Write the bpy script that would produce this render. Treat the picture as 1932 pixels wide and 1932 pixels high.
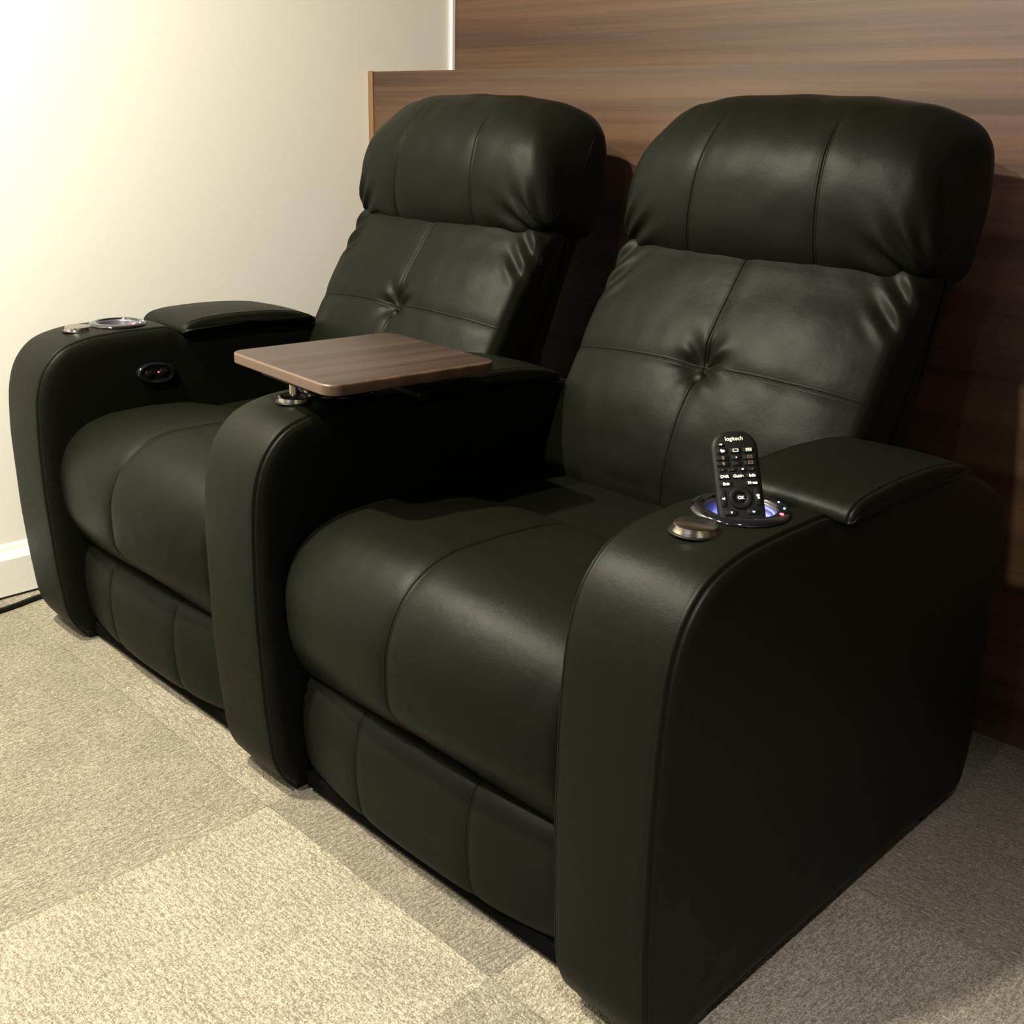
import bpy, bmesh, math, random
from math import sin, cos, pi, exp, sqrt, floor
from mathutils import Vector, Matrix, Euler, noise as mnoise

random.seed(7)
scene = bpy.context.scene
for o in list(bpy.data.objects):
    bpy.data.objects.remove(o, do_unlink=True)
COL = scene.collection

# ------------------------------------------------------------------ camera
cam_d = bpy.data.cameras.new('camera')
cam = bpy.data.objects.new('camera', cam_d); COL.objects.link(cam)
YAW, PITCH, ROLL = 0.7779, -0.3429, 0.0251
fw = Vector((-sin(YAW)*cos(PITCH), cos(YAW)*cos(PITCH), sin(PITCH)))
rt = Vector((cos(YAW), sin(YAW), 0)); up_ = rt.cross(fw)
r2 = rt*cos(ROLL) + up_*sin(ROLL); u2 = up_*cos(ROLL) - rt*sin(ROLL)
cam.matrix_world = Matrix(((r2.x, u2.x, -fw.x, 1.3471), (r2.y, u2.y, -fw.y, -0.8061), (r2.z, u2.z, -fw.z, 1.0106), (0, 0, 0, 1)))
cam_d.sensor_fit = 'HORIZONTAL'; cam_d.sensor_width = 36.0
cam_d.lens = 36.0*2059.06/1932.0
cam_d.clip_start = 0.02; cam_d.clip_end = 50
scene.camera = cam

# ------------------------------------------------------------------ world, lights, exposure
w = bpy.data.worlds.new('world'); scene.world = w; w.use_nodes = True
w.node_tree.nodes['Background'].inputs[0].default_value = (0.75, 0.80, 0.62, 1)
w.node_tree.nodes['Background'].inputs[1].default_value = 0.02
scene.view_settings.view_transform = 'Standard'; scene.view_settings.look = 'None'
scene.view_settings.gamma = 1.0; scene.view_settings.use_curve_mapping = False
scene.view_settings.exposure = 0.0

def area(name, loc, target, power, color, size, size_y=None, spread=pi):
    d = bpy.data.lights.new(name, 'AREA'); d.energy = power; d.color = color; d.spread = spread
    if size_y: d.shape = 'RECTANGLE'; d.size = size; d.size_y = size_y
    else: d.shape = 'DISK'; d.size = size
    o = bpy.data.objects.new(name, d); COL.objects.link(o); o.location = loc
    o.rotation_euler = (Vector(target) - Vector(loc)).to_track_quat('-Z', 'Y').to_euler()
    return o
WARM = (1.0, 0.925, 0.745)
area('downlight', (0.12, -1.30, 2.395), (0.12, -1.05, 0), 76, WARM, 0.09)
area('downlight', (-0.55, -0.75, 2.395), (-0.60, -0.72, 0), 120, WARM, 0.09)
area('downlight', (1.00, -2.40, 2.395), (1.0, -2.3, 0), 10, WARM, 0.09)
area('downlight', (1.55, -0.90, 2.395), (1.48, -0.70, 0), 20, (0.98, 0.91, 0.93), 0.12, spread=1.25)
# added fill lamp at the far right, lifts the right armrest's dark side
area('right_fill_light', (3.9, -1.4, 1.4), (0.8, 0.3, 0.4), 11, (0.92, 0.92, 0.72), 2.0, 1.6)
# the projection screen at the far end of the room glows faint lavender
area('projection_screen_light', (0.6, -3.9, 1.35), (0.6, 0, 0.9), 9, (0.88, 0.80, 1.0), 2.2, 1.25)
area('lavender_tint_light', (1.5, -0.5, 2.2), (0.95, 1.0, 1.46), 2.0, (0.90, 0.68, 1.0), 0.2, spread=0.62)  # added lamp, its narrow cone tints the upper right walnut pink

# ------------------------------------------------------------------ material helpers
def newmat(name):
    m = bpy.data.materials.new(name); m.use_nodes = True
    nt = m.node_tree; b = nt.nodes['Principled BSDF']
    return m, nt, b
def N(nt, typ, **kw):
    n = nt.nodes.new(typ)
    for k, v in kw.items():
        if k.startswith('i_'):
            key = k[2:].replace('_', ' ')
            n.inputs[key].default_value = v
        else: setattr(n, k, v)
    return n
def simple(name, color, rough=0.5, metal=0.0, emit=None, estr=0.0, coat=0.0, noise_scale=40.0, var=0.06, spec=0.5):
    m, nt, b = newmat(name)
    b.inputs['Roughness'].default_value = rough; b.inputs['Metallic'].default_value = metal
    b.inputs['Coat Weight'].default_value = coat; b.inputs['Specular IOR Level'].default_value = spec
    tc = N(nt, 'ShaderNodeTexCoord'); nz = N(nt, 'ShaderNodeTexNoise', i_Scale=noise_scale, i_Detail=3.0)
    nt.links.new(tc.outputs['Object'], nz.inputs['Vector'])
    cr = N(nt, 'ShaderNodeValToRGB')
    c0 = [max(0, c*(1-var)) for c in color]; c1 = [min(1, c*(1+var)) for c in color]
    cr.color_ramp.elements[0].color = (*c0, 1); cr.color_ramp.elements[1].color = (*c1, 1)
    nt.links.new(nz.outputs['Fac'], cr.inputs['Fac']); nt.links.new(cr.outputs['Color'], b.inputs['Base Color'])
    if emit:
        b.inputs['Emission Color'].default_value = (*emit, 1); b.inputs['Emission Strength'].default_value = estr
    return m

def leather_mat(name='black_leather', base=(0.0046, 0.0051, 0.0029), rough=0.45, wrinkle=0.25):
    m, nt, b = newmat(name)
    tc = N(nt, 'ShaderNodeTexCoord')
    vor = N(nt, 'ShaderNodeTexVoronoi', i_Scale=620.0, feature='F1')
    vor2 = N(nt, 'ShaderNodeTexVoronoi', i_Scale=330.0, feature='DISTANCE_TO_EDGE')
    nz = N(nt, 'ShaderNodeTexNoise', i_Scale=16.0, i_Detail=4.0, i_Roughness=0.55)
    for n in (vor, vor2, nz): nt.links.new(tc.outputs['Object'], n.inputs['Vector'])
    add = N(nt, 'ShaderNodeMath', operation='MULTIPLY_ADD'); add.inputs[1].default_value = 0.5
    nt.links.new(vor2.outputs['Distance'], add.inputs[0]); nt.links.new(vor.outputs['Distance'], add.inputs[2])
    bp = N(nt, 'ShaderNodeBump', i_Strength=0.13, i_Distance=0.0006); nt.links.new(add.outputs[0], bp.inputs['Height'])
    bp2 = N(nt, 'ShaderNodeBump', i_Strength=wrinkle, i_Distance=0.006)
    nt.links.new(nz.outputs['Fac'], bp2.inputs['Height']); nt.links.new(bp.outputs['Normal'], bp2.inputs['Normal'])
    nt.links.new(bp2.outputs['Normal'], b.inputs['Normal'])
    mr = N(nt, 'ShaderNodeMapRange'); mr.inputs['To Min'].default_value = rough-0.05; mr.inputs['To Max'].default_value = rough+0.06
    nt.links.new(nz.outputs['Fac'], mr.inputs['Value']); nt.links.new(mr.outputs['Result'], b.inputs['Roughness'])
    b.inputs['Base Color'].default_value = (*base, 1)
    b.inputs['Specular IOR Level'].default_value = 0.092
    return m

def wood_mat(name, dark, mid, light, zs=1.0, rough=0.42, axis='x', seed=0.0, grain=1.0):
    """horizontal-grained laminate; axis = grain direction in object space"""
    m, nt, b = newmat(name)
    tc = N(nt, 'ShaderNodeTexCoord')
    def mp(sl, sa, off=0.0):
        q = N(nt, 'ShaderNodeMapping')
        s = [sa, sa, sa]; s['xyz'.index(axis)] = sl
        q.inputs['Scale'].default_value = s; q.inputs['Location'].default_value = (seed+off, seed*2+off, seed*3)
        nt.links.new(tc.outputs['Object'], q.inputs['Vector']); return q
    n1 = N(nt, 'ShaderNodeTexNoise', i_Scale=1.0, i_Detail=5.0, i_Roughness=0.62, i_Distortion=0.08)
    nt.links.new(mp(0.35, 20.0*zs).outputs[0], n1.inputs['Vector'])
    n2 = N(nt, 'ShaderNodeTexNoise', i_Scale=1.0, i_Detail=4.0, i_Roughness=0.7)
    nt.links.new(mp(2.2, 150.0*zs, 5.1).outputs[0], n2.inputs['Vector'])
    n3 = N(nt, 'ShaderNodeTexNoise', i_Scale=1.0, i_Detail=2.0)
    nt.links.new(mp(60.0, 900.0*zs, 9.3).outputs[0], n3.inputs['Vector'])
    a = N(nt, 'ShaderNodeMath', operation='MULTIPLY_ADD'); a.inputs[1].default_value = 0.30*grain
    nt.links.new(n2.outputs['Fac'], a.inputs[0]); nt.links.new(n1.outputs['Fac'], a.inputs[2])
    c = N(nt, 'ShaderNodeMath', operation='MULTIPLY_ADD'); c.inputs[1].default_value = 0.12*grain
    nt.links.new(n3.outputs['Fac'], c.inputs[0]); nt.links.new(a.outputs[0], c.inputs[2])
    off = 0.5*(0.42*grain)
    cr = N(nt, 'ShaderNodeValToRGB'); e = cr.color_ramp.elements
    e[0].position = 0.34+off; e[0].color = (*dark, 1); e[1].position = 0.70+off; e[1].color = (*light, 1)
    k = e.new(0.50+off); k.color = (*mid, 1)
    nt.links.new(c.outputs[0], cr.inputs['Fac']); nt.links.new(cr.outputs['Color'], b.inputs['Base Color'])
    b.inputs['Roughness'].default_value = rough
    bp = N(nt, 'ShaderNodeBump', i_Strength=0.15, i_Distance=0.0004); nt.links.new(c.outputs[0], bp.inputs['Height'])
    nt.links.new(bp.outputs['Normal'], b.inputs['Normal'])
    return m

LEATHER = leather_mat()
LEATHER_SMOOTH = leather_mat('black_leather_panel', rough=0.50, wrinkle=0.12)
PLASTIC = simple('black_plastic', (0.005, 0.005, 0.004), 0.42, spec=0.22)
GLOSS = simple('gloss_black_plastic', (0.006, 0.006, 0.007), 0.10, coat=0.6)
STEEL = simple('brushed_steel', (0.40, 0.38, 0.33), 0.22, 1.0, noise_scale=200)
WELL = simple('cup_well_metal', (0.22, 0.22, 0.26), 0.28, 0.8)
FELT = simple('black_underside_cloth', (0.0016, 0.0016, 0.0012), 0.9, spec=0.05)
STITCH = simple('dark_stitching', (0.030, 0.030, 0.020), 0.6)
WOODP = wood_mat('walnut_laminate', (0.038, 0.0195, 0.0105), (0.070, 0.037, 0.0205), (0.108, 0.061, 0.035))
WOODEDGE = wood_mat('walnut_edge_band', (0.15, 0.080, 0.036), (0.19, 0.105, 0.050), (0.23, 0.13, 0.065), axis='z')
TRAYW = wood_mat('tray_walnut', (0.013, 0.0070, 0.0050), (0.030, 0.0170, 0.0120), (0.056, 0.033, 0.024), zs=1.3, rough=0.40, axis='y', seed=3.0)
TRAYEDGE = wood_mat('tray_edge_walnut', (0.050, 0.027, 0.017), (0.070, 0.041, 0.026), (0.092, 0.054, 0.035), zs=1.5, rough=0.38, axis='x', seed=5.0)
PAINT = simple('cream_wall_paint', (0.90, 0.88, 0.82), 0.7, noise_scale=300, var=0.015)
WHITE = simple('white_gloss_paint', (0.88, 0.88, 0.84), 0.4, var=0.01)
DARKW = simple('charcoal_room_paint', (0.30, 0.295, 0.24), 0.8)
CEILM = simple('dim_ceiling_paint', (0.10, 0.097, 0.09), 0.9)
BLUE = simple('blue_led', (0.1, 0.15, 1.0), 0.4, emit=(0.10, 0.16, 1.0), estr=14)
BLUEW = simple('blue_white_light_ring', (0.4, 0.45, 1.0), 0.4, emit=(0.10, 0.13, 1.0), estr=1.6)
RED = simple('red_led', (1.0, 0.05, 0.08), 0.4, emit=(1.0, 0.03, 0.05), estr=14)
LABELW = simple('white_print', (0.85, 0.85, 0.78), 0.6, var=0.01)
LABELR = simple('dusty_pink_print', (0.16, 0.10, 0.085), 0.6, var=0.01)
REMB = simple('remote_black', (0.0050, 0.0053, 0.0035), 0.5, spec=0.16)
BTN = simple('remote_button_rubber', (0.0030, 0.0031, 0.0022), 0.55, spec=0.16)

# ------------------------------------------------------------------ object helpers
def link(name, me, mat, parent=None, smooth=True):
    o = bpy.data.objects.new(name, me); COL.objects.link(o)
    if mat: me.materials.append(mat)
    if smooth:
        me.polygons.foreach_set('use_smooth', [True]*len(me.polygons))
    if parent: o.parent = parent
    return o
def obj(name, bm, mat, parent=None, smooth=True, angle=None):
    me = bpy.data.meshes.new(name); bmesh.ops.recalc_face_normals(bm, faces=bm.faces)
    bm.to_mesh(me); bm.free()
    o = link(name, me, mat, parent, smooth)
    if smooth and angle:
        try: me.set_sharp_from_angle(angle=angle)
        except Exception: pass
    return o
def empty(name, label, cat, loc=(0, 0, 0)):
    o = bpy.data.objects.new(name, None); COL.objects.link(o); o.location = loc; o.empty_display_size = 0.05
    o['label'] = label; o['category'] = cat; return o
def struct(name, bm, mat, label=None, smooth=False):
    o = obj(name, bm, mat, None, smooth); o['kind'] = 'structure'
    if label: o['label'] = label
    return o
def add_box(bm, lo, hi, bevel=0.0, seg=2):
    r = bmesh.ops.create_cube(bm, size=1.0)
    for v in r['verts']:
        v.co = Vector([(lo[i]+hi[i])/2 + v.co[i]*(hi[i]-lo[i]) for i in range(3)])
    if bevel:
        es = set()
        for v in r['verts']: es.update(v.link_edges)
        bmesh.ops.bevel(bm, geom=list(es), offset=bevel, segments=seg, affect='EDGES', profile=0.6)
def lathe(bm, prof, center=(0, 0, 0), seg=64, sx=1.0, sy=1.0, M=None):
    """prof: list of (r, z); revolve around local z"""
    rings = []
    for (r, z) in prof:
        if r < 1e-6:
            p = Vector((0, 0, z)); p = M @ p if M else p
            rings.append([bm.verts.new(p + Vector(center))])
        else:
            ring = []
            for k in range(seg):
                a = 2*pi*k/seg; p = Vector((r*cos(a)*sx, r*sin(a)*sy, z)); p = M @ p if M else p
                ring.append(bm.verts.new(p + Vector(center)))
            rings.append(ring)
    for a, b in zip(rings, rings[1:]):
        if len(a) == 1 and len(b) == 1: continue
        for k in range(seg):
            if len(a) == 1: bm.faces.new((a[0], b[k], b[(k+1) % seg]))
            elif len(b) == 1: bm.faces.new((a[k], b[0], a[(k+1) % seg]))
            else: bm.faces.new((a[k], b[k], b[(k+1) % seg], a[(k+1) % seg]))
def tube(bm, pts, r, seg=10):
    pts = [Vector(p) for p in pts]; rings = []
    for i, p in enumerate(pts):
        t = (pts[min(i+1, len(pts)-1)] - pts[max(i-1, 0)]).normalized()
        a = t.cross(Vector((0, 0, 1)));
        if a.length < 1e-3: a = t.cross(Vector((0, 1, 0)))
        a.normalize(); b = t.cross(a)
        rings.append([bm.verts.new(p + a*r*cos(2*pi*k/seg) + b*r*sin(2*pi*k/seg)) for k in range(seg)])
    for A, B in zip(rings, rings[1:]):
        for k in range(seg): bm.faces.new((A[k], A[(k+1) % seg], B[(k+1) % seg], B[k]))
    bm.faces.new(rings[0][::-1]); bm.faces.new(rings[-1])

# ---- closed smooth profile in (y, z)
def catmull(ctrl, n=24):
    out = []; m = len(ctrl)
    for i in range(m):
        p0, p1, p2, p3 = [Vector((*ctrl[(i+j-1) % m][:2], 0)) for j in range(4)]
        # centripetal
        def tj(ti, a, b): return ti + max((b-a).length, 1e-6)**0.5
        t0 = 0; t1 = tj(t0, p0, p1); t2 = tj(t1, p1, p2); t3 = tj(t2, p2, p3)
        for k in range(n):
            t = t1 + (t2-t1)*k/n
            A1 = p0*((t1-t)/(t1-t0)) + p1*((t-t0)/(t1-t0)); A2 = p1*((t2-t)/(t2-t1)) + p2*((t-t1)/(t2-t1))
            A3 = p2*((t3-t)/(t3-t2)) + p3*((t-t2)/(t3-t2))
            B1 = A1*((t2-t)/(t2-t0)) + A2*((t-t0)/(t2-t0)); B2 = A2*((t3-t)/(t3-t1)) + A3*((t-t1)/(t3-t1))
            C = B1*((t2-t)/(t2-t1)) + B2*((t-t1)/(t2-t1)); out.append((C.x, C.y))
    return out
def resample(poly, spacing):
    """spacing(y,z) -> step length"""
    out = [poly[0]]; acc = 0.0; m = len(poly)
    for i in range(m):
        a = Vector((*poly[i], 0)); b = Vector((*poly[(i+1) % m], 0)); L = (b-a).length
        if L < 1e-9: continue
        pos = 0.0
        while True:
            st = spacing(*(a + (b-a)*(pos/L)).to_2d())
            need = st - acc
            if pos + need > L: acc += L - pos; break
            pos += need; acc = 0.0; q = a + (b-a)*(pos/L); out.append((q.x, q.y))
    if (Vector(out[-1]) - Vector(out[0])).length < 0.0008: out.pop()
    return out
def normals2(poly):
    m = len(poly); ar = sum(poly[i][0]*poly[(i+1) % m][1] - poly[(i+1) % m][0]*poly[i][1] for i in range(m))
    s = 1 if ar > 0 else -1; out = []
    for i in range(m):
        a = Vector(poly[i-1]); b = Vector(poly[(i+1) % m]); t = (b-a).normalized(); out.append((t.y*s, -t.x*s))
    return out
def xgrid(W, r, d0, fine, df=0.0009, rng=0.008):
    xs = []; x = -W
    while x < W - 1e-6:
        xs.append(x)
        step = d0
        e = W - abs(x)
        if e < r*1.3: step = min(step, max(0.0009, r*0.14))
        for f in fine:
            if abs(x-f) < rng + d0: step = min(step, df if abs(x-f) < rng else d0*0.5)
        x += step
    xs.append(W); return xs
def profile_solid(ctrl, W, r=0.02, d0=0.007, fine_x=(), spacing=lambda y, z: 0.007, disp=None, end=0.0, rings=9, sharp=False, power=2.0):
    poly = resample(catmull(ctrl) if not sharp else ctrl, spacing); nn = normals2(poly)
    cy = sum(p[0] for p in poly)/len(poly); cz = sum(p[1] for p in poly)/len(poly)
    xs = xgrid(W, r, d0, fine_x); verts = []; faces = []; m = len(poly)
    for x in xs:
        e = W - abs(x); o = 0.0
        if e < r: o = r*(1 - (max(0.0, 1 - ((r-e)/r)**power))**(1/power))
        for i, (y, z) in enumerate(poly):
            d = disp(x, y, z, nn[i]) if disp else 0.0
            k = d - o; verts.append((x, y + nn[i][0]*k, z + nn[i][1]*k))
    for a in range(len(xs)-1):
        for i in range(m):
            j = (i+1) % m; faces.append((a*m+i, a*m+j, (a+1)*m+j, (a+1)*m+i))
    for side in (0, 1):
        base = 0 if side == 0 else (len(xs)-1)*m; sg = -1 if side == 0 else 1; prev = base
        for k in range(1, rings):
            f = 1 - (k/rings)**1.3; cur = len(verts)
            for i in range(m):
                v = verts[base+i]
                verts.append((v[0] + sg*end*(1-f*f), cy + (v[1]-cy)*f, cz + (v[2]-cz)*f))
            for i in range(m):
                j = (i+1) % m
                q = (prev+i, prev+j, cur+j, cur+i); faces.append(q if side else q[::-1])
            prev = cur
        c = len(verts); verts.append((sg*(W+end), cy, cz))
        for i in range(m):
            j = (i+1) % m; t = (prev+i, prev+j, c); faces.append(t if side else t[::-1])
    me = bpy.data.meshes.new('part'); me.from_pydata(verts, [], faces)
    bm = bmesh.new(); bm.from_mesh(me); bpy.data.meshes.remove(me); return bm

def G(d, s): return exp(-(d/s)**2)
def seam(d):      # double-stitched seam: ditch with two rows of thread dents
    return -0.0016*G(d, 0.0011) - 0.0007*(G(d-0.0042, 0.0008) + G(d+0.0042, 0.0008)) + 0.0007*(G(d-0.0026, 0.0013) + G(d+0.0026, 0.0013))
def smooth01(t): t = max(0.0, min(1.0, t)); return t*t*(3-2*t)
def nz(x, y, z, s): return mnoise.noise(Vector((x*s, y*s, z*s)))

# ------------------------------------------------------------------ constants of the place
P = 0.7306; AW = 0.0815
XW = -0.984; YP = 1.011; YB = 1.294; HP = 1.121

# ------------------------------------------------------------------ ROOM
def floor_mesh():
    T = 0.5; tx, ty = 0.5725, -0.0367
    me = bpy.data.meshes.new('floor'); vs = []; fs = []; tint = []; dr = []
    known = {(-1, -1): (1.12, 0), (-2, -1): (0.86, 1), (-3, -1): (0.84, 2), (-2, 0): (0.98, 0), (-3, 0): (0.90, 2), (-1, 0): (0.72, 1),
             (0, 0): (1.05, 1), (0, -1): (0.86, 0), (-4, 0): (0.95, 0), (-4, -1): (0.84, 1), (1, 0): (0.82, 0), (0, 1): (0.9, 0), (1, -1): (0.98, 1), (-1, -2): (0.9, 1)}
    i0, i1, j0, j1 = -4, 7, -9, 3
    for i in range(i0, i1):
        for j in range(j0, j1):
            x0, x1 = tx+i*T, tx+(i+1)*T; y0, y1 = ty+j*T, ty+(j+1)*T
            x0 = max(x0, XW-0.1); 
            if x1 <= x0: continue
            b = len(vs); vs += [(x0, y0, 0), (x1, y0, 0), (x1, y1, 0), (x0, y1, 0)]; fs.append((b, b+1, b+2, b+3))
            t, d = known.get((i, j), (random.uniform(0.8, 1.02), random.randint(0, 1)))
            tint.append(t); dr.append(d)
    # slab underneath
    b = len(vs); X0, X1, Y0, Y1 = XW-0.1, tx+i1*T, ty+j0*T, ty+j1*T
    vs += [(X0, Y0, -0.05), (X1, Y0, -0.05), (X1, Y1, -0.05), (X0, Y1, -0.05)]; fs.append((b+3, b+2, b+1, b)); tint.append(1); dr.append(0)
    me.from_pydata(vs, [], fs)
    a = me.attributes.new('tile_tint', 'FLOAT', 'FACE'); a.data.foreach_set('value', tint)
    a = me.attributes.new('tile_turn', 'FLOAT', 'FACE'); a.data.foreach_set('value', [float(x) for x in dr])
    m, nt, bs = newmat('carpet_tiles')
    L = nt.links.new
    at = N(nt, 'ShaderNodeAttribute', attribute_name='tile_tint'); ad = N(nt, 'ShaderNodeAttribute', attribute_name='tile_turn')
    tc = N(nt, 'ShaderNodeTexCoord'); sp = N(nt, 'ShaderNodeSeparateXYZ'); L(tc.outputs['Object'], sp.inputs[0])
    sw1 = N(nt, 'ShaderNodeCombineXYZ'); L(sp.outputs['Y'], sw1.inputs[0]); L(sp.outputs['X'], sw1.inputs[1]); L(ad.outputs['Fac'], sw1.inputs[2])
    sw0 = N(nt, 'ShaderNodeCombineXYZ'); L(sp.outputs['X'], sw0.inputs[0]); L(sp.outputs['Y'], sw0.inputs[1]); L(ad.outputs['Fac'], sw0.inputs[2])
    isone = N(nt, 'ShaderNodeMath', operation='GREATER_THAN'); isone.inputs[1].default_value = 0.5; L(ad.outputs['Fac'], isone.inputs[0])
    mixv = N(nt, 'ShaderNodeMix', data_type='VECTOR'); L(isone.outputs[0], mixv.inputs['Factor']); L(sw0.outputs[0], mixv.inputs[4]); L(sw1.outputs[0], mixv.inputs[5])
    V = mixv.outputs[1]
    def noise_s(sx, sy, det=3.0, rough=0.6):
        mp = N(nt, 'ShaderNodeMapping'); mp.inputs['Scale'].default_value = (sx, sy, 7.0); L(V, mp.inputs['Vector'])
        n = N(nt, 'ShaderNodeTexNoise', i_Scale=1.0, i_Detail=det, i_Roughness=rough); L(mp.outputs[0], n.inputs['Vector']); return n.outputs['Fac']
    streak = noise_s(34, 240, 3.0, 0.65); loops = noise_s(300, 420, 2.0, 0.6); blotch = noise_s(7, 10, 3.0); fleck = noise_s(120, 190, 3.0, 0.8)
    # loop rows
    mp = N(nt, 'ShaderNodeMapping'); mp.inputs['Scale'].default_value = (1, 1, 0); L(V, mp.inputs['Vector'])
    br = N(nt, 'ShaderNodeTexVoronoi', i_Scale=330.0, feature='F1', i_Randomness=0.75); L(mp.outputs[0], br.inputs['Vector'])
    def madd(a, k, c):
        q = N(nt, 'ShaderNodeMath', operation='MULTIPLY_ADD'); L(a, q.inputs[0]); q.inputs[1].default_value = k
        if isinstance(c, float): q.inputs[2].default_value = c
        else: L(c, q.inputs[2])
        return q.outputs[0]
    s = madd(streak, 0.50, madd(fleck, 0.95, madd(blotch, 0.22, madd(loops, 0.85, -0.80))))
    cr = N(nt, 'ShaderNodeValToRGB'); e = cr.color_ramp.elements
    e[0].position = 0.30; e[0].color = (0.120, 0.105, 0.074, 1); e[1].position = 0.72; e[1].color = (0.395, 0.362, 0.280, 1)
    q = e.new(0.50); q.color = (0.240, 0.214, 0.159, 1); L(s, cr.inputs['Fac'])
    # dark joints between tiles
    def joint(out, off):
        a1 = N(nt, 'ShaderNodeMath', operation='ADD'); L(out, a1.inputs[0]); a1.inputs[1].default_value = 10 - off + 0.25
        a2 = N(nt, 'ShaderNodeMath', operation='MODULO'); L(a1.outputs[0], a2.inputs[0]); a2.inputs[1].default_value = 0.5
        a3 = N(nt, 'ShaderNodeMath', operation='SUBTRACT'); L(a2.outputs[0], a3.inputs[0]); a3.inputs[1].default_value = 0.25
        a4 = N(nt, 'ShaderNodeMath', operation='ABSOLUTE'); L(a3.outputs[0], a4.inputs[0])
        a5 = N(nt, 'ShaderNodeMapRange'); L(a4.outputs[0], a5.inputs['Value']); a5.inputs['From Min'].default_value = 0.0004; a5.inputs['From Max'].default_value = 0.0022
        a5.inputs['To Min'].default_value = 0.78; a5.inputs['To Max'].default_value = 1.0; return a5.outputs['Result']
    mj = N(nt, 'ShaderNodeMath', operation='MULTIPLY'); L(joint(sp.outputs['X'], 0.0725), mj.inputs[0]); L(joint(sp.outputs['Y'], -0.0367), mj.inputs[1])
    mt = N(nt, 'ShaderNodeMath', operation='MULTIPLY'); L(mj.outputs[0], mt.inputs[0]); L(at.outputs['Fac'], mt.inputs[1])
    vm = N(nt, 'ShaderNodeVectorMath', operation='SCALE'); L(cr.outputs['Color'], vm.inputs[0]); L(mt.outputs[0], vm.inputs['Scale'])
    L(vm.outputs[0], bs.inputs['Base Color']); bs.inputs['Roughness'].default_value = 0.95; bs.inputs['Specular IOR Level'].default_value = 0.15
    bs.inputs['Sheen Weight'].default_value = 0.15
    h = madd(br.outputs['Distance'], -1.0, madd(loops, 0.8, madd(fleck, 1.0, 0.0)))
    bp = N(nt, 'ShaderNodeBump', i_Strength=0.75, i_Distance=0.0025); L(h, bp.inputs['Height']); L(bp.outputs['Normal'], bs.inputs['Normal'])
    o = link('floor', me, m, None, False); o['kind'] = 'structure'; o['label'] = 'beige carpet tiles laid in alternating directions'
    return o
floor_mesh()
RX, RY, RZ = 4.0, -4.3, 2.4
def wall(name, lo, hi, mat, label, bevel=0.0):
    bm = bmesh.new(); add_box(bm, lo, hi, bevel); return struct(name, bm, mat, label)
wall('wall_left', (XW-0.1, RY, 0), (XW, YB+0.1, RZ), PAINT, 'cream painted wall beside the left seat')
wall('wall_back', (XW, YB, 0), (RX, YB+0.1, RZ), WOODP, 'walnut laminate wall behind the seats, upper set-back part')
wall('wall_back_lower', (XW+0.001, YP, 0.0), (RX-0.001, YB-0.001, HP), WOODP, 'boxed-out walnut laminate ledge wall directly behind the seats')
wall('wall_right', (RX, RY, 0), (RX+0.1, YB+0.1, RZ), DARKW, 'dark far side wall')
wall('wall_front', (XW-0.1, RY-0.1, 0), (RX+0.1, RY, RZ), DARKW, 'dark wall facing the seats')
wall('ceiling', (XW-0.1, RY-0.1, RZ), (RX+0.1, YB+0.1, RZ+0.1), CEILM, 'plain ceiling')
wall('trim_1', (XW+0.0005, YP-0.003, 0.001), (XW+0.019, YP-0.0002, HP+0.0015), WOODEDGE, 'light tan edge band at the left end of the walnut ledge', 0.0008)
wall('trim_2', (XW, YB-0.012, HP+0.001), (XW+0.010, YB, RZ), WHITE, 'white corner strip where the walnut wall meets the cream wall', 0.002)
bm = bmesh.new()
pr = [(0, 0.006), (0.014, 0.006), (0.014, 0.088), (0.011, 0.098), (0.006, 0.104), (0.004, 0.116), (0, 0.12)]
for yy in (RY, YP-0.004):
    for (a, z) in pr: bm.verts.new((XW+a, yy, z))
bm.verts.ensure_lookup_table(); k = len(pr)
for i in range(k): bm.faces.new([bm.verts[i], bm.verts[(i+1) % k], bm.verts[k+(i+1) % k], bm.verts[k+i]])
bm.faces.new(bm.verts[:k]); bm.faces.new(bm.verts[k:][::-1])
struct('baseboard_left', bm, WHITE, 'white moulded skirting board along the cream wall')

# ------------------------------------------------------------------ THE TWO-SEAT RECLINER
sofa = empty('reclining_theater_sofa', 'black leather two-seat home theater recliner with three armrests, standing on the carpet', 'recliner sofa')

ARM = [(0.012, 0.020), (-0.014, 0.055), (-0.026, 0.14), (-0.032, 0.25), (-0.034, 0.36), (-0.032, 0.45), (-0.024, 0.515), (-0.006, 0.560), (0.026, 0.592), (0.075, 0.608),
       (0.14, 0.6125), (0.21, 0.6135), (0.245, 0.612), (0.258, 0.606), (0.272, 0.598), (0.36, 0.597), (0.46, 0.597), (0.55, 0.594), (0.62, 0.580), (0.70, 0.551), (0.760, 0.517), (0.782, 0.482),
       (0.788, 0.40), (0.795, 0.30), (0.803, 0.20), (0.808, 0.11), (0.803, 0.05), (0.785, 0.020), (0.60, 0.018), (0.30, 0.018), (0.10, 0.018)]
def arm_disp(x, y, z, n):
    ax = abs(x); d = 0.0
    d += 0.0025*(1-(ax/0.068)**2) if ax < 0.068 else 0.0
    if z > 0.03:
        s = ax - 0.0665
        d += -0.0026*G(s, 0.0013) + 0.0008*G(s-0.004, 0.002) + 0.0008*G(s+0.0035, 0.0016)
        # fine gathers next to the seam on the curve
        if y < 0.02 and z > 0.3: d += 0.0003*sin(z*900)*G(s-0.005, 0.005)
    d += 0.0012*nz(x, y, z, 9.0)
    return d
armW = AW - 0.004
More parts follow.
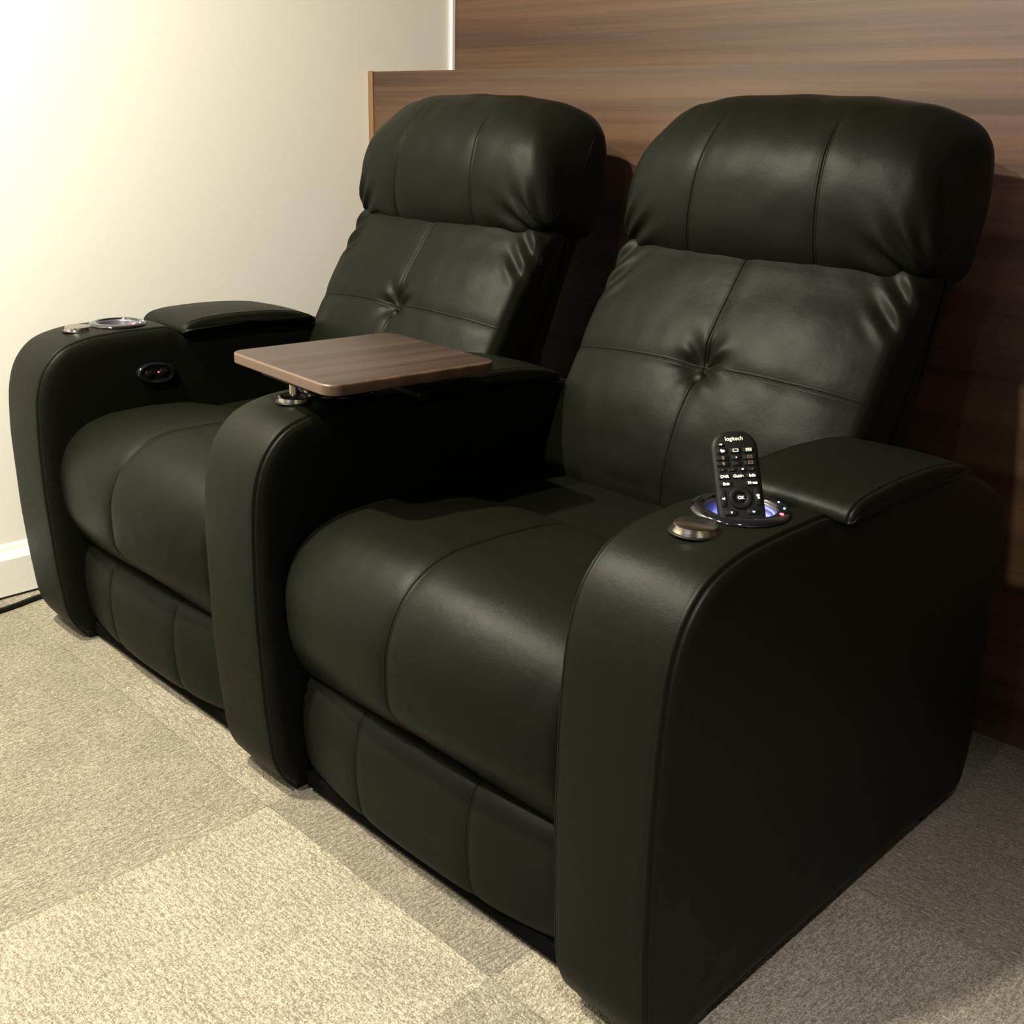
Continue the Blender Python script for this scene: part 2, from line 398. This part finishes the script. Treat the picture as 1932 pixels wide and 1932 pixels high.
def build_arm(cx, name):
    bm = profile_solid(ARM, armW, r=0.021, d0=0.006, fine_x=(-0.0665, 0.0665), spacing=lambda y, z: 0.0055, disp=arm_disp, end=0.006, rings=10)
    kill = [v for v in bm.verts if v.co.z > 0.59 and ((v.co.x**2 + (v.co.y-0.176)**2) < 0.046**2 or (v.co.x**2 + (v.co.y-0.094)**2) < 0.016**2)]
    bmesh.ops.delete(bm, geom=kill, context='VERTS')     # openings for the cup well and the tray socket
    o = obj(name, bm, LEATHER, sofa); o.location = (cx, 0, 0); return o

# padded lid on the rear of each armrest
PAD = [(0.270, 0.598), (0.272, 0.606), (0.282, 0.615), (0.308, 0.6215), (0.37, 0.6250), (0.44, 0.6245), (0.50, 0.620), (0.55, 0.612), (0.580, 0.602), (0.585, 0.596),
       (0.57, 0.5925), (0.50, 0.5945), (0.40, 0.595), (0.30, 0.595), (0.277, 0.5945)]
def pad_disp(x, y, z, n):
    ax = abs(x); d = 0.0
    if n[1] > 0.3: d += 0.0035*(1-(ax/0.086)**2)*n[1]
    if n[1] > -0.2: d += -0.0016*G(ax-0.0800, 0.0012) + 0.0006*G(ax-0.0770, 0.0015)
    return d + 0.0008*nz(x+3, y, z, 14)
PADM = None
def pull_tab(arm):
    bm = bmesh.new(); add_box(bm, (0.060, 0.575, 0.586), (0.083, 0.590, 0.600), 0.004); o = obj('pull_tab', bm, PLASTIC, arm)
def build_pad(arm):
    global PADM
    if PADM is None:
        bm = profile_solid(PAD, 0.0875, r=0.010, d0=0.006, fine_x=(-0.080, 0.080), spacing=lambda y, z: 0.0045, disp=pad_disp, end=0.003, rings=6)
        # keep the underside level so that it lies on the arm
        o = obj('armrest_pad', bm, LEATHER, arm); PADM = o.data; o.location = (0, 0, 0.0005); return o
    o = bpy.data.objects.new('armrest_pad', PADM); COL.objects.link(o); o.parent = arm; o.location = (0, 0, 0.0005); return o

def build_cup(arm, cy, R=0.055, dots=True, tilt=0.0):
    z0 = 0.6135
    bm = bmesh.new()
    lathe(bm, [(0.0395, 0.0005), (0.0405, 0.0048), (0.043, 0.0062), (0.048, 0.0058), (0.0525, 0.0042), (0.0548, 0.0018), (0.0552, -0.0010), (0.050, -0.0015), (0.040, -0.0015), (0.0395, 0.0005)])
    ring = obj('cup_holder_rim', bm, GLOSS, arm); ring.location = (0, cy, z0+0.0015)
    bm = bmesh.new()
    lathe(bm, [(0.0, -0.066), (0.033, -0.066), (0.0362, -0.060), (0.0385, 0.001), (0.0398, 0.003), (0.0405, 0.003), (0.0392, -0.062), (0.034, -0.069), (0.0, -0.069)], seg=64)
    bm2 = bm; o = obj('cup_holder_well', bm2, WELL, arm); o.location = (0, cy, z0+0.0012)
    bm = bmesh.new()
    # light strip round the far side of the well
    rr = 0.0383; vs = []
    for k in range(41):
        a = -0.55 + 2.3*k/40
        for (dr, dz) in ((-0.0002, -0.0005), (-0.0006, -0.002), (-0.0008, -0.0035)):
            vs.append(bm.verts.new(((rr+dr)*cos(a), (rr+dr)*sin(a), dz)))
    for k in range(40):
        for j in range(2): bm.faces.new((vs[k*3+j], vs[k*3+3+j], vs[k*3+4+j], vs[k*3+1+j]))
    o = obj('blue_light_strip', bm, BLUEW, arm); o.location = (0, cy, z0+0.0010); o['label'] = 'glowing blue light strip'
    for aa in (0.9, 1.5):
        d = bpy.data.lights.new('cup_light', 'POINT'); d.energy = 0.012; d.color = (0.25, 0.28, 1.0); d.shadow_soft_size = 0.003
        l = bpy.data.objects.new('cup_light', d); COL.objects.link(l); l.parent = arm; l.location = (0.028*cos(aa), cy+0.028*sin(aa), z0-0.008)
    for (ang, mat, rad, nm) in ((1.38, BLUE, 0.0013, 'blue_light'), (0.92, BLUE, 0.0015, 'blue_light'), (0.50, RED, 0.0026, 'red_light')):
        bm = bmesh.new(); lathe(bm, [(0.0, 0.0016), (rad*0.7, 0.0012), (rad, 0.0)], seg=16)
        rr = 0.0475; o = obj(nm, bm, mat, arm); a = ang - 0.3
        o.location = (rr*cos(a), cy+rr*sin(a), z0+0.0070); o['label'] = 'glowing red light' if mat is RED else 'glowing blue light'
def build_cap(arm, cy, open_=False):
    z0 = 0.6125
    if not open_:
        bm = bmesh.new(); lathe(bm, [(0.0, 0.0082), (0.0215, 0.0080), (0.0232, 0.0070), (0.0236, 0.0055), (0.0238, 0.003), (0.0252, 0.0012), (0.0256, -0.002), (0.0, -0.002)])
        o = obj('steel_socket_cap', bm, STEEL, arm, angle=0.6)
    else:
        bm = bmesh.new(); lathe(bm, [(0.0200, -0.0005), (0.0205, 0.0062), (0.0228, 0.0072), (0.0244, 0.0062), (0.0250, 0.003), (0.0256, -0.002), (0.0200, -0.002), (0.0200, -0.0005)])
        o = obj('steel_tray_socket', bm, STEEL, arm, angle=0.6)
        q = bmesh.new(); lathe(q, [(0.0, 0.0006), (0.0203, 0.0006), (0.0203, -0.002), (0.0, -0.002)]); s = obj('socket_core', q, PLASTIC, arm); s.location = (0, cy, z0)
    o.location = (0, cy, z0); o['label'] = 'round brushed steel socket'
    # shallow dark disc gasket
    bm = bmesh.new(); lathe(bm, [(0.0, 0.0009), (0.028, 0.0009), (0.0292, -0.001), (0.0, -0.001)]); g = obj('socket_gasket', bm, PLASTIC, arm); g.location = (0, cy, z0-0.0005)

arms = []
for i, cx in enumerate((-P, 0.0, P)):
    a = build_arm(cx, 'armrest'); arms.append(a)
    build_pad(a); pull_tab(a)
    build_cup(a, 0.176)
    build_cap(a, 0.094, open_=(i == 1))
    # glide feet under each arm
    for yy in (0.065, 0.72):
        bm = bmesh.new(); add_box(bm, (-0.066, yy-0.045, 0.0), (0.066, yy+0.045, 0.0235), 0.004); f = obj('glide_foot', bm, PLASTIC, a)
for a, nm in zip(arms, ('left armrest against the cream wall', 'middle armrest carrying the tray socket', 'right armrest holding the remote')): a['label'] = nm

# recline control on the inner face of the left and middle arm
def control_panel(arm):
    bm = bmesh.new(); M = Matrix.Rotation(pi/2, 4, 'Y')
    lathe(bm, [(0.0, 0.0042), (0.020, 0.0046), (0.0305, 0.0050), (0.0335, 0.0072), (0.0372, 0.0072), (0.0405, 0.0040), (0.0415, -0.001), (0.0, -0.001)], seg=72, sx=0.52, sy=1.0, M=M)
    o = obj('recline_control_bezel', bm, GLOSS, arm); X = AW+0.0005; o.location = (X, 0.206, 0.527)
    o.rotation_euler = (-0.10, 0, 0)
    for k, yy in enumerate((-0.015, 0.015)):
        bm = bmesh.new(); lathe(bm, [(0.0, 0.0026), (0.009, 0.0022), (0.0112, 0.001), (0.0115, -0.001), (0.0, -0.001)], seg=32, sx=0.8, sy=1.0, M=M)
        b = obj('recline_button', bm, PLASTIC, arm); b.location = (X+0.0045, 0.206+yy, 0.527)
    bm = bmesh.new(); lathe(bm, [(0.0, 0.0014), (0.0010, 0.0010), (0.0014, 0.0)], seg=14, M=M); r = obj('red_light', bm, RED, arm); r.location = (X+0.0048, 0.209, 0.5290); r['label'] = 'tiny glowing red light'
control_panel(arms[0])

SW = 0.2870           # half width of everything between the arms
# front roll of the seat
ROLL = [(0.056, 0.200), (0.030, 0.220), (0.012, 0.262), (0.004, 0.330), (0.006, 0.370), (0.020, 0.405), (0.048, 0.434), (0.090, 0.451), (0.150, 0.4575), (0.22, 0.456), (0.275, 0.450), (0.303, 0.440),
        (0.312, 0.425), (0.305, 0.38), (0.28, 0.32), (0.24, 0.26), (0.17, 0.220), (0.10, 0.202)]
def roll_disp(x, y, z, n):
    u = min(1.0, abs(x)/SW)
    c = (1 - u**2.2)
    fr = smooth01((0.16 - y)/0.16)*smooth01((z-0.215)/0.09)
    tp = smooth01((n[1]-0.1)/0.7)
    d = c*(0.036*fr + 0.024*tp*(1-fr))
    d += seam(x)*(1.0 if z > 0.24 else 0.0)
    d += 0.0016*nz(x+5, y, z, 7.0) + 0.0006*nz(x, y+2, z, 30.0)
    d -= 0.0025*G(x, 0.012)
    # pinched gathers at the lower corners
    e = SW - abs(x)
    if e < 0.05 and z < 0.32 and y < 0.1: d += 0.0022*sin(z*260 + x*40)*G(e-0.012, 0.016)*smooth01((0.32-z)/0.07)
    return d
# flat cushion behind the roll
REAR = [(0.300, 0.426), (0.312, 0.4345), (0.36, 0.4395), (0.44, 0.4400), (0.52, 0.437), (0.60, 0.430), (0.63, 0.41), (0.63, 0.34), (0.58, 0.30), (0.40, 0.30), (0.325, 0.31), (0.306, 0.36)]
# footrest flap below
FOOT = [(0.048, 0.204), (0.038, 0.194), (0.030, 0.170), (0.026, 0.14), (0.028, 0.095), (0.034, 0.062), (0.044, 0.044), (0.062, 0.041), (0.085, 0.046), (0.095, 0.09), (0.095, 0.15), (0.088, 0.192), (0.066, 0.206)]
def foot_disp(x, y, z, n):
    u = min(1.0, abs(x)/SW); fr = smooth01((0.065-y)/0.03)
    d = (1-u**2.4)*0.026*fr
    for s in (-0.118, 0.118): d += seam(x-s)*0.75*fr - 0.0022*G(x-s, 0.014)*fr
    d += 0.0010*nz(x+9, y, z, 10)
    e = SW - abs(x)
    if e < 0.06 and z > 0.15: d += 0.0024*sin(z*300)*G(e-0.010, 0.014)*smooth01((z-0.13)/0.05)*fr
    return d
# lower (lumbar) back cushion
LUM = [(0.556, 0.435), (0.555, 0.47), (0.570, 0.515), (0.594, 0.568), (0.632, 0.636), (0.670, 0.700), (0.708, 0.756), (0.730, 0.790), (0.748, 0.812), (0.778, 0.822), (0.812, 0.814), (0.815, 0.78),
       (0.775, 0.70), (0.725, 0.60), (0.675, 0.51), (0.63, 0.44), (0.585, 0.42)]
BZ = 0.640
def lum_disp(x, y, z, n):
    u = min(1.0, abs(x)/SW); fr = smooth01((-n[0]*0.86 + n[1]*0.5 - 0.1)/0.5)
    v = (z - BZ)/0.18
    d = (1-u**2.6)*fr*0.042*(0.62 + 0.38*(1-min(1, abs(v))**2))
    # button dimple with radiating folds and cross seams
    dx = x; dz = (z-BZ)*1.16; r = sqrt(dx*dx+dz*dz); th = math.atan2(dz, dx)
    d -= fr*(0.016*G(r, 0.026) + 0.009*G(r, 0.065))
    d += fr*0.0042*cos(th*7+0.8)*G(r-0.034, 0.022)*(0.6+0.4*cos(th-1.2))
    d += seam(dz)*fr - 0.0026*G(dz, 0.013)*fr*smooth01(r/0.03)
    d += seam(dx)*fr - 0.0026*G(dx, 0.013)*fr*smooth01(r/0.03)
    # creases at the upper corners
    e = SW - abs(x)
    if z > 0.70 and e < 0.10: d += fr*0.0050*sin((z*1.0+abs(x)*0.8)*150)*G(e-0.025, 0.030)*smooth01((z-0.70)/0.06)
    d += fr*0.004*nz(x*1.0, z*2.0, 3.1, 6.5) + fr*0.0015*nz(x, z, 1.0, 22)
    d += -0.0016*G(e-0.0075, 0.0014) + 0.0008*G(e-0.0110, 0.0016)
    return d
# head pillow
HEAD = [(0.770, 0.812), (0.748, 0.822), (0.737, 0.845), (0.733, 0.885), (0.739, 0.930), (0.755, 0.970), (0.782, 1.003), (0.818, 1.028), (0.860, 1.038), (0.898, 1.030), (0.920, 1.005), (0.926, 0.965),
        (0.922, 0.91), (0.905, 0.85), (0.880, 0.80), (0.835, 0.79), (0.800, 0.80)]
def head_disp(x, y, z, n):
    u = min(1.0, abs(x)/SW); fr = smooth01((-n[0]+0.35)/0.7)
    tp = smooth01((n[1]-0.2)/0.6)
    d = (1-u**2.6)*(0.034*fr*(1-tp*0.55) + 0.016*tp)
    for s in (-0.118, 0.118): d += (seam(x-s) - 0.0022*G(x-s, 0.014))*fr*smooth01((1.03-z)/0.05)
    e = SW - abs(x); lo = smooth01((0.97-z)/0.10)
    th = math.atan2(z-0.795, e+0.004); rr = sqrt((z-0.795)**2 + e*e); g = 0.0062*sin(th*16 + (1.3 if x > 0 else 0.2))*G(rr-0.065, 0.042)*smooth01(e/0.012)
    d += fr*g*lo*(1.0 if x > 0 else 0.7)
    d += fr*0.0010*sin(x*47+2)*smooth01((n[1]-0.2)/0.6)
    d += 0.0035*nz(x*1.0+2, y, z*1.5, 6.0)*fr + 0.0012*nz(x, y, z, 24)
    d -= 0.0016*G(e-0.010, 0.0014)
    d -= 0.010*smooth01((z-0.95)/0.09)*smooth01((0.070-e)/0.070)
    return d
# upholstered shell carrying both cushions
SHELL = [(0.61, 0.20), (0.60, 0.36), (0.632, 0.45), (0.678, 0.54), (0.735, 0.66), (0.778, 0.74), (0.805, 0.82), (0.822, 0.90), (0.845, 0.965), (0.875, 1.0), (0.900, 0.99), (0.905, 0.955), (0.890, 0.89),
         (0.855, 0.80), (0.808, 0.70), (0.762, 0.60), (0.735, 0.50), (0.72, 0.36), (0.72, 0.20), (0.66, 0.19)]
def shell_disp(x, y, z, n):
    e = SW - abs(x); return -0.0018*G(e-0.008, 0.0016) + 0.001*nz(x, y, z, 8)

def make_unit():
    parts = {}
    parts['seat_cushion'] = (obj('seat_cushion', profile_solid(ROLL, SW, r=0.030, d0=0.008, fine_x=(0.0,), spacing=lambda y, z: 0.006, disp=roll_disp, end=0.001), LEATHER), None)
    parts['rear_seat_cushion'] = (obj('rear_seat_cushion', profile_solid(REAR, SW-0.001, r=0.014, d0=0.010, spacing=lambda y, z: 0.008, disp=lambda x, y, z, n: 0.004*(1-(abs(x)/SW)**2)*max(0, n[1]) + 0.0015*nz(x, y, z, 9)), LEATHER), None)
    parts['footrest'] = (obj('footrest', profile_solid(FOOT, SW-0.002, r=0.020, d0=0.008, fine_x=(-0.118, 0.118), spacing=lambda y, z: 0.0055, disp=foot_disp), LEATHER_SMOOTH), None)
    parts['backrest'] = (obj('backrest', profile_solid(SHELL, SW-0.003, r=0.018, d0=0.010, spacing=lambda y, z: 0.009, disp=shell_disp, end=0.002), LEATHER), None)
    parts['lumbar_cushion'] = (obj('lumbar_cushion', profile_solid(LUM, SW-0.001, r=0.020, d0=0.0045, fine_x=(0.0,), spacing=lambda y, z: 0.0012 if abs(z-BZ) < 0.010 and y < 0.70 else 0.004, disp=lum_disp, end=0.001), LEATHER), 'backrest')
    parts['head_pillow'] = (obj('head_pillow', profile_solid(HEAD, SW+0.009, r=0.036, d0=0.0045, fine_x=(-0.118, 0.118), spacing=lambda y, z: 0.004, disp=head_disp, end=0.003), LEATHER), 'backrest')
    bm = bmesh.new(); lathe(bm, [(0.0, 0.0055), (0.006, 0.0048), (0.0105, 0.0022), (0.0125, -0.002), (0.010, -0.006), (0.0, -0.006)], seg=40)
    b = obj('tufted_button', bm, LEATHER); b.location = (0, 0.6065, BZ-0.004); b.rotation_euler = (math.radians(59), 0, 0); parts['tufted_button'] = (b, 'backrest')
    # dark mechanism box that closes the space under the seat
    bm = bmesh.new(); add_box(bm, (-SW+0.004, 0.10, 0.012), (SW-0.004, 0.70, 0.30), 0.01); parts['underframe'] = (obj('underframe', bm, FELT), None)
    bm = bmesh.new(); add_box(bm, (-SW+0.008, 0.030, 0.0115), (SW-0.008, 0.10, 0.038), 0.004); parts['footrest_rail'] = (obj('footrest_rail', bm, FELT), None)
    return parts
proto = make_unit()
# the pillow narrows slightly towards its top
for v in proto['head_pillow'][0].data.vertices: v.co.x *= 1 - 0.105*max(0.0, min(1.0, (v.co.z-0.83)/0.20))*smooth01((0.915-v.co.y)/0.13) - 0.02*smooth01((v.co.z-0.90)/0.14)
def place_unit(parts, cx, first):
    made = {}
    for k, (o, par) in parts.items():
        c = o if first else o.copy()
        if not first: COL.objects.link(c)
        made[k] = c
    for k, (o, par) in parts.items():
        c = made[k]
        if par is None: c.parent = sofa; c.location = (cx, 0, 0)
        else: c.parent = made[par]
    return made
left = place_unit(proto, -P/2-0.031, False); right = place_unit(proto, P/2-0.004, True)
for d, s in ((left, 'left'), (right, 'right')):
    for k, nm in (('seat_cushion', 'rounded front seat cushion of the %s seat'), ('backrest', 'backrest of the %s seat'), ('footrest', 'folded footrest flap of the %s seat')): d[k]['label'] = nm % s

# ------------------------------------------------------------------ SWIVEL TRAY
tray = empty('swivel_tray_table', 'walnut-topped swivel tray plugged into the steel socket of the middle armrest', 'tray table', (0.0, 0.094, 0.6140))
def rounded_slab(w_, d_, t, rc, re, seg=12):
    """slab centred at origin, top at z=0; flat top ring kept apart for the edge band"""
    def ring(inset, z):
        pts = []; a = w_/2-inset; b = d_/2-inset; r = max(rc-inset, 0.002)
        for (sx, sy, a0) in ((1, 1, 0), (-1, 1, pi/2), (-1, -1, pi), (1, -1, 3*pi/2)):
            for k in range(seg+1):
                an = a0 + (pi/2)*k/seg; pts.append((sx*(a-r)+r*cos(an), sy*(b-r)+r*sin(an), z))
        return pts
    lv = [(re, 0.0)] + [(re*(1-sin(t_)), -re*(1-cos(t_))) for t_ in (0.4, 0.8, 1.2, pi/2)] + [(0.0, -t+re*0.6), (re*0.35, -t+re*0.12), (re*0.7, -t)]
    bm = bmesh.new(); rs = [[bm.verts.new(p) for p in ring(i, z)] for i, z in lv]; n = len(rs[0])
    top = bm.faces.new(rs[0]); top.material_index = 0
    for A, B in zip(rs, rs[1:]):
        for k in range(n):
            f = bm.faces.new((A[k], B[k], B[(k+1) % n], A[(k+1) % n])); f.material_index = 1
    f = bm.faces.new(rs[-1][::-1]); f.material_index = 1
    return bm
TZ = 0.672
tb = obj('tabletop', rounded_slab(0.290, 0.297, 0.0165, 0.024, 0.0035), TRAYW, tray, angle=0.5); tb.data.materials.append(TRAYEDGE)
TC = Vector((0.034, 0.196)); TR = math.radians(-4.6)
tb.location = (TC.x, TC.y-0.094, TZ-0.6140); tb.rotation_euler = (0, 0, TR)
tb['label'] = 'brown wood-grain tabletop with rounded corners'
bm = bmesh.new(); lathe(bm, [(0.0, 0.0), (0.0078, 0.0), (0.0078, 0.0345), (0.0, 0.0345)], seg=32)
o = obj('post', bm, STEEL, tray, angle=0.6); o['label'] = 'short steel post'
bm = bmesh.new(); add_box(bm, (-0.036, -0.034, 0.0345), (0.10, 0.09, 0.0422), 0.003); o = obj('mounting_plate', bm, PLASTIC, tray); o.rotation_euler = (0, 0, TR)
bm = bmesh.new(); lathe(bm, [(0.0, 0.030), (0.013, 0.030), (0.014, 0.0345), (0.0, 0.0345)], seg=32); obj('swivel_collar', bm, PLASTIC, tray)

# ------------------------------------------------------------------ REMOTE CONTROL
remote = empty('remote_control', 'slim black remote control with white-printed buttons, standing in the right cup holder', 'remote control')
def remote_frame():
    B = Vector((0.744, 0.165, 0.600))       # where its axis passes the rim region
    T = Vector((0.692, 0.205, 0.6905))
    zl = (T-B).normalized()
    az = math.radians(-44); nrm = Vector((cos(az), sin(az), 0.25)); nrm = (nrm - zl*nrm.dot(zl)).normalized()
    xl = zl.cross(nrm).normalized()*1.0
    if xl.dot(Vector((0.7, 0.7, 0))) < 0: xl = -xl
    return B, T, xl, nrm, zl
B0, T0, xl, nl, zl = remote_frame()
# local frame: x width, y length (up), z = face normal
RL = 0.124; RWd = 0.052; TH = 0.014
origin = T0 - zl*RL
remote.matrix_world = Matrix(((xl.x, zl.x, nl.x, origin.x), (xl.y, zl.y, nl.y, origin.y), (xl.z, zl.z, nl.z, origin.z), (0, 0, 0, 1)))
def remote_body():
    bm = bmesh.new(); seg = 14
    def ring(ins, z):
        pts = []; a = RWd/2 - ins
        rt_ = 0.021; rb = 0.012
        for (sx, yb, a0, r) in ((1, RL-ins, 0, rt_-ins), (-1, RL-ins, pi/2, rt_-ins), (-1, ins, pi, rb-ins*0.5), (1, ins, 3*pi/2, rb-ins*0.5)):
            cy_ = yb - r if a0 < pi else yb + r
            for k in range(seg+1):
                an = a0+(pi/2)*k/seg
                pts.append((sx*(a-r)+r*cos(an), cy_+r*sin(an), z))
        return pts
    lv = [(0.0055, TH/2), (0.0022, TH/2-0.0007), (0.0006, TH/2-0.0024), (0.0, TH/2-0.0045), (0.0005, -TH/2+0.005), (0.003, -TH/2+0.0015), (0.007, -TH/2)]
    rs = [[bm.verts.new(p) for p in ring(i, z)] for i, z in lv]; n = len(rs[0])
    bm.faces.new(rs[0]); bm.faces.new(rs[-1][::-1])
    for A, B in zip(rs, rs[1:]):
        for k in range(n): bm.faces.new((A[k], B[k], B[(k+1) % n], A[(k+1) % n]))
    return bm
obj('body', remote_body(), REMB, remote, angle=0.7)
FZ = TH/2
def rbtn(x, y, w_, h_, rr=None, nm='button'):
    bm = bmesh.new(); y = RL - (0.140 - y)*0.86; h_ *= 0.9
    r = rr or min(w_, h_)*0.35
    def ring(ins, z):
        pts = []
        for (sx, sy, a0) in ((1, 1, 0), (-1, 1, pi/2), (-1, -1, pi), (1, -1, 3*pi/2)):
            for k in range(5):
                an = a0+(pi/2)*k/4; pts.append((x+sx*(w_/2-r)+(r-ins)*cos(an), y+sy*(h_/2-r)+(r-ins)*sin(an), z))
        return pts
    rs = [[bm.verts.new(p) for p in ring(i, z)] for i, z in ((0.0008, FZ+0.0012), (0.0002, FZ+0.0008), (0.0, FZ-0.0006))]; n = len(rs[0])
    bm.faces.new(rs[0])
    for A, B in zip(rs, rs[1:]):
        for k in range(n): bm.faces.new((A[k], B[k], B[(k+1) % n], A[(k+1) % n]))
    return obj(nm, bm, BTN, remote, angle=0.7)
def text_mesh(s, size, x, y, z, mat, name='printed_label', parent=None, sx=1.0, bold=0.0):
    cu = bpy.data.curves.new('txt', 'FONT'); cu.body = s; cu.size = size; cu.align_x = 'CENTER'; cu.align_y = 'CENTER'; cu.extrude = 0.00012; cu.offset = bold
    t = bpy.data.objects.new('txt', cu); COL.objects.link(t)
    bpy.context.view_layer.update(); dg = bpy.context.evaluated_depsgraph_get()
    me = bpy.data.meshes.new_from_object(t.evaluated_get(dg)); bpy.data.objects.remove(t, do_unlink=True); bpy.data.curves.remove(cu)
    me.transform(Matrix.Translation((x, RL - (0.140 - y)*0.86, z)) @ Matrix.Diagonal((sx, 1, 1, 1)))
    me.materials.clear(); return link(name, me, mat, parent or remote, False)
ZB = FZ+0.0013
KY = 0.86
def ly(y): return RL - (0.140 - y)*KY
text_mesh('logitech', 0.0064, 0.0, 0.128, FZ+0.0002, LABELW, 'maker_logo', bold=0.00010)
def shape(polys, mat, nm='printed_symbol'):
    bm = bmesh.new()
    for pl in polys:
        vs = [bm.verts.new((px, ly(py), ZB+0.0003)) for px, py in pl]; f = bm.faces.new(vs)
        r = bmesh.ops.extrude_face_region(bm, geom=[f])
        for v in r['geom']:
            if isinstance(v, bmesh.types.BMVert): v.co.z -= 0.0004
    return obj(nm, bm, mat, remote, False)
def rect(x, y, w_, h_): return [(x-w_/2, y-h_/2), (x+w_/2, y-h_/2), (x+w_/2, y+h_/2), (x-w_/2, y+h_/2)]
def disc(x, y, r, n=12): return [(x+r*cos(2*pi*k/n), y+r*sin(2*pi*k/n)) for k in range(n)]
def frame_(x, y, w_, h_, t): return [rect(x, y+h_/2-t/2, w_, t), rect(x, y-h_/2+t/2, w_, t), rect(x-w_/2+t/2, y, t, h_-2*t), rect(x+w_/2-t/2, y, t, h_-2*t)]
# off button
rbtn(-0.0155, 0.1205, 0.0085, 0.0048); shape([rect(-0.0155, 0.1205, 0.0032, 0.0018)], LABELW)
# three activity buttons
for xx in (-0.0145, 0.0, 0.0145): rbtn(xx, 0.1118, 0.0125, 0.0078)
shape([disc(-0.0145-0.0012, 0.1128, 0.0013), disc(-0.0145+0.0012, 0.1115, 0.0016), disc(-0.0152, 0.1107, 0.0012)], LABELW)
shape(frame_(0, 0.1118, 0.0062, 0.0042, 0.0008), LABELW)
shape(frame_(0.0145, 0.1118, 0.0062, 0.0042, 0.0007) + [rect(0.0145, 0.1118, 0.0007, 0.003), rect(0.0145, 0.1118, 0.0045, 0.0006)], LABELW)
# home-control rows
for yy, sgn in ((0.1022, 1), (0.0944, -1)):
    for xx, ww in ((-0.0150, 0.0145), (0.0, 0.0100), (0.0150, 0.0145)): rbtn(xx, yy, ww, 0.0068, 0.0014)
    shape([[(-0.0165, yy+0.0022), (-0.0150, yy-0.0024), (-0.0135, yy-0.0024), (-0.0132, yy+0.0022)]], LABELR)
    shape(frame_(0.0150, yy, 0.0052, 0.0042, 0.0007) + [rect(0.0150, yy, 0.0022, 0.0006)], LABELR)
shape([rect(0, 0.1022, 0.0020, 0.0006), rect(0, 0.1022, 0.0006, 0.0020)], LABELW); shape([rect(0, 0.0944, 0.0018, 0.0005)], LABELR)
# four small colour keys
for k in range(4):
    xx = -0.0165+0.011*k; rbtn(xx, 0.0858, 0.0086, 0.0046); shape([disc(xx, 0.0860, 0.0008 if k != 2 else 0.0013, 8)], LABELR if k != 2 else LABELW)
# DVR Guide Info / Exit Menu
for xx, s in ((-0.0152, 'DVR'), (0.0, 'Guide'), (0.0152, 'Info')):
    rbtn(xx, 0.0770, 0.0135, 0.0062); text_mesh(s, 0.0046, xx, 0.0770, ZB, LABELW, bold=0.00022)
for xx, s in ((-0.0145, 'Exit'), (0.0145, 'Menu')):
    rbtn(xx, 0.0672, 0.0150, 0.0070); text_mesh(s, 0.0046, xx, 0.0672, ZB, LABELW, bold=0.00022)
# direction pad with OK
bm = bmesh.new(); lathe(bm, [(0.0058, 0.0007), (0.0062, 0.0014), (0.0116, 0.0016), (0.0127, 0.0010), (0.0129, -0.0005)], seg=40); o = obj('direction_pad', bm, BTN, remote); o.location = (0, ly(0.0480), FZ)
bm = bmesh.new(); lathe(bm, [(0.0, 0.0013), (0.0050, 0.0011), (0.0056, -0.0005)], seg=32); o = obj('button', bm, BTN, remote); o.location = (0, ly(0.0480), FZ)
text_mesh('OK', 0.0046, 0.0, 0.0480, ZB+0.0002, LABELW, bold=0.0002)
# volume (left) and channel (right) keys beside the pad
rbtn(-0.0187, 0.0485, 0.0068, 0.022, 0.002); rbtn(0.0187, 0.0485, 0.0068, 0.022, 0.002)
shape([[(-0.0206, 0.0470), (-0.0192, 0.0470), (-0.0176, 0.0458), (-0.0176, 0.0500), (-0.0192, 0.0488), (-0.0206, 0.0488)]], LABELW)
shape([disc(0.0187, 0.0500, 0.0019, 10), disc(0.0192, 0.0466, 0.0014, 8)], LABELW)
for xx in (-0.012, 0.012): rbtn(xx, 0.0290, 0.0145, 0.0070)
shape([[(-0.0134, 0.0303), (-0.0108, 0.0303), (-0.0118, 0.0273)]], LABELW); shape([[(0.0106, 0.0300), (0.0136, 0.0294), (0.0128, 0.0274), (0.0110, 0.0280)]], LABELW)
for xx in (-0.013, 0.0, 0.013): rbtn(xx, 0.0170, 0.0095, 0.0062)

# ------------------------------------------------------------------ POWER CABLE beside the wall
pts = [(-0.830, 0.30, 0.0060), (-0.885, 0.20, 0.0060), (-0.915, 0.11, 0.0060), (-0.922, 0.03, 0.0060), (-0.910, -0.03, 0.0060), (-0.903, -0.09, 0.0060), (-0.905, -0.16, 0.0060), (-0.915, -0.26, 0.0060), (-0.93, -0.40, 0.0060), (-0.95, -0.7, 0.0060)]
sm = []
for i in range(len(pts)-1):
    p0 = Vector(pts[max(i-1, 0)]); p1 = Vector(pts[i]); p2 = Vector(pts[i+1]); p3 = Vector(pts[min(i+2, len(pts)-1)])
    for k in range(8):
        t = k/8; sm.append(0.5*((2*p1)+(p2-p0)*t+(2*p0-5*p1+4*p2-p3)*t*t+(3*p1-p0-3*p2+p3)*t**3))
sm.append(Vector(pts[-1]))
bm = bmesh.new(); tube(bm, sm, 0.0056, 12)
o = obj('power_cable', bm, PLASTIC); o['label'] = 'black power cable lying on the carpet between cream wall and sofa'; o['category'] = 'cable'
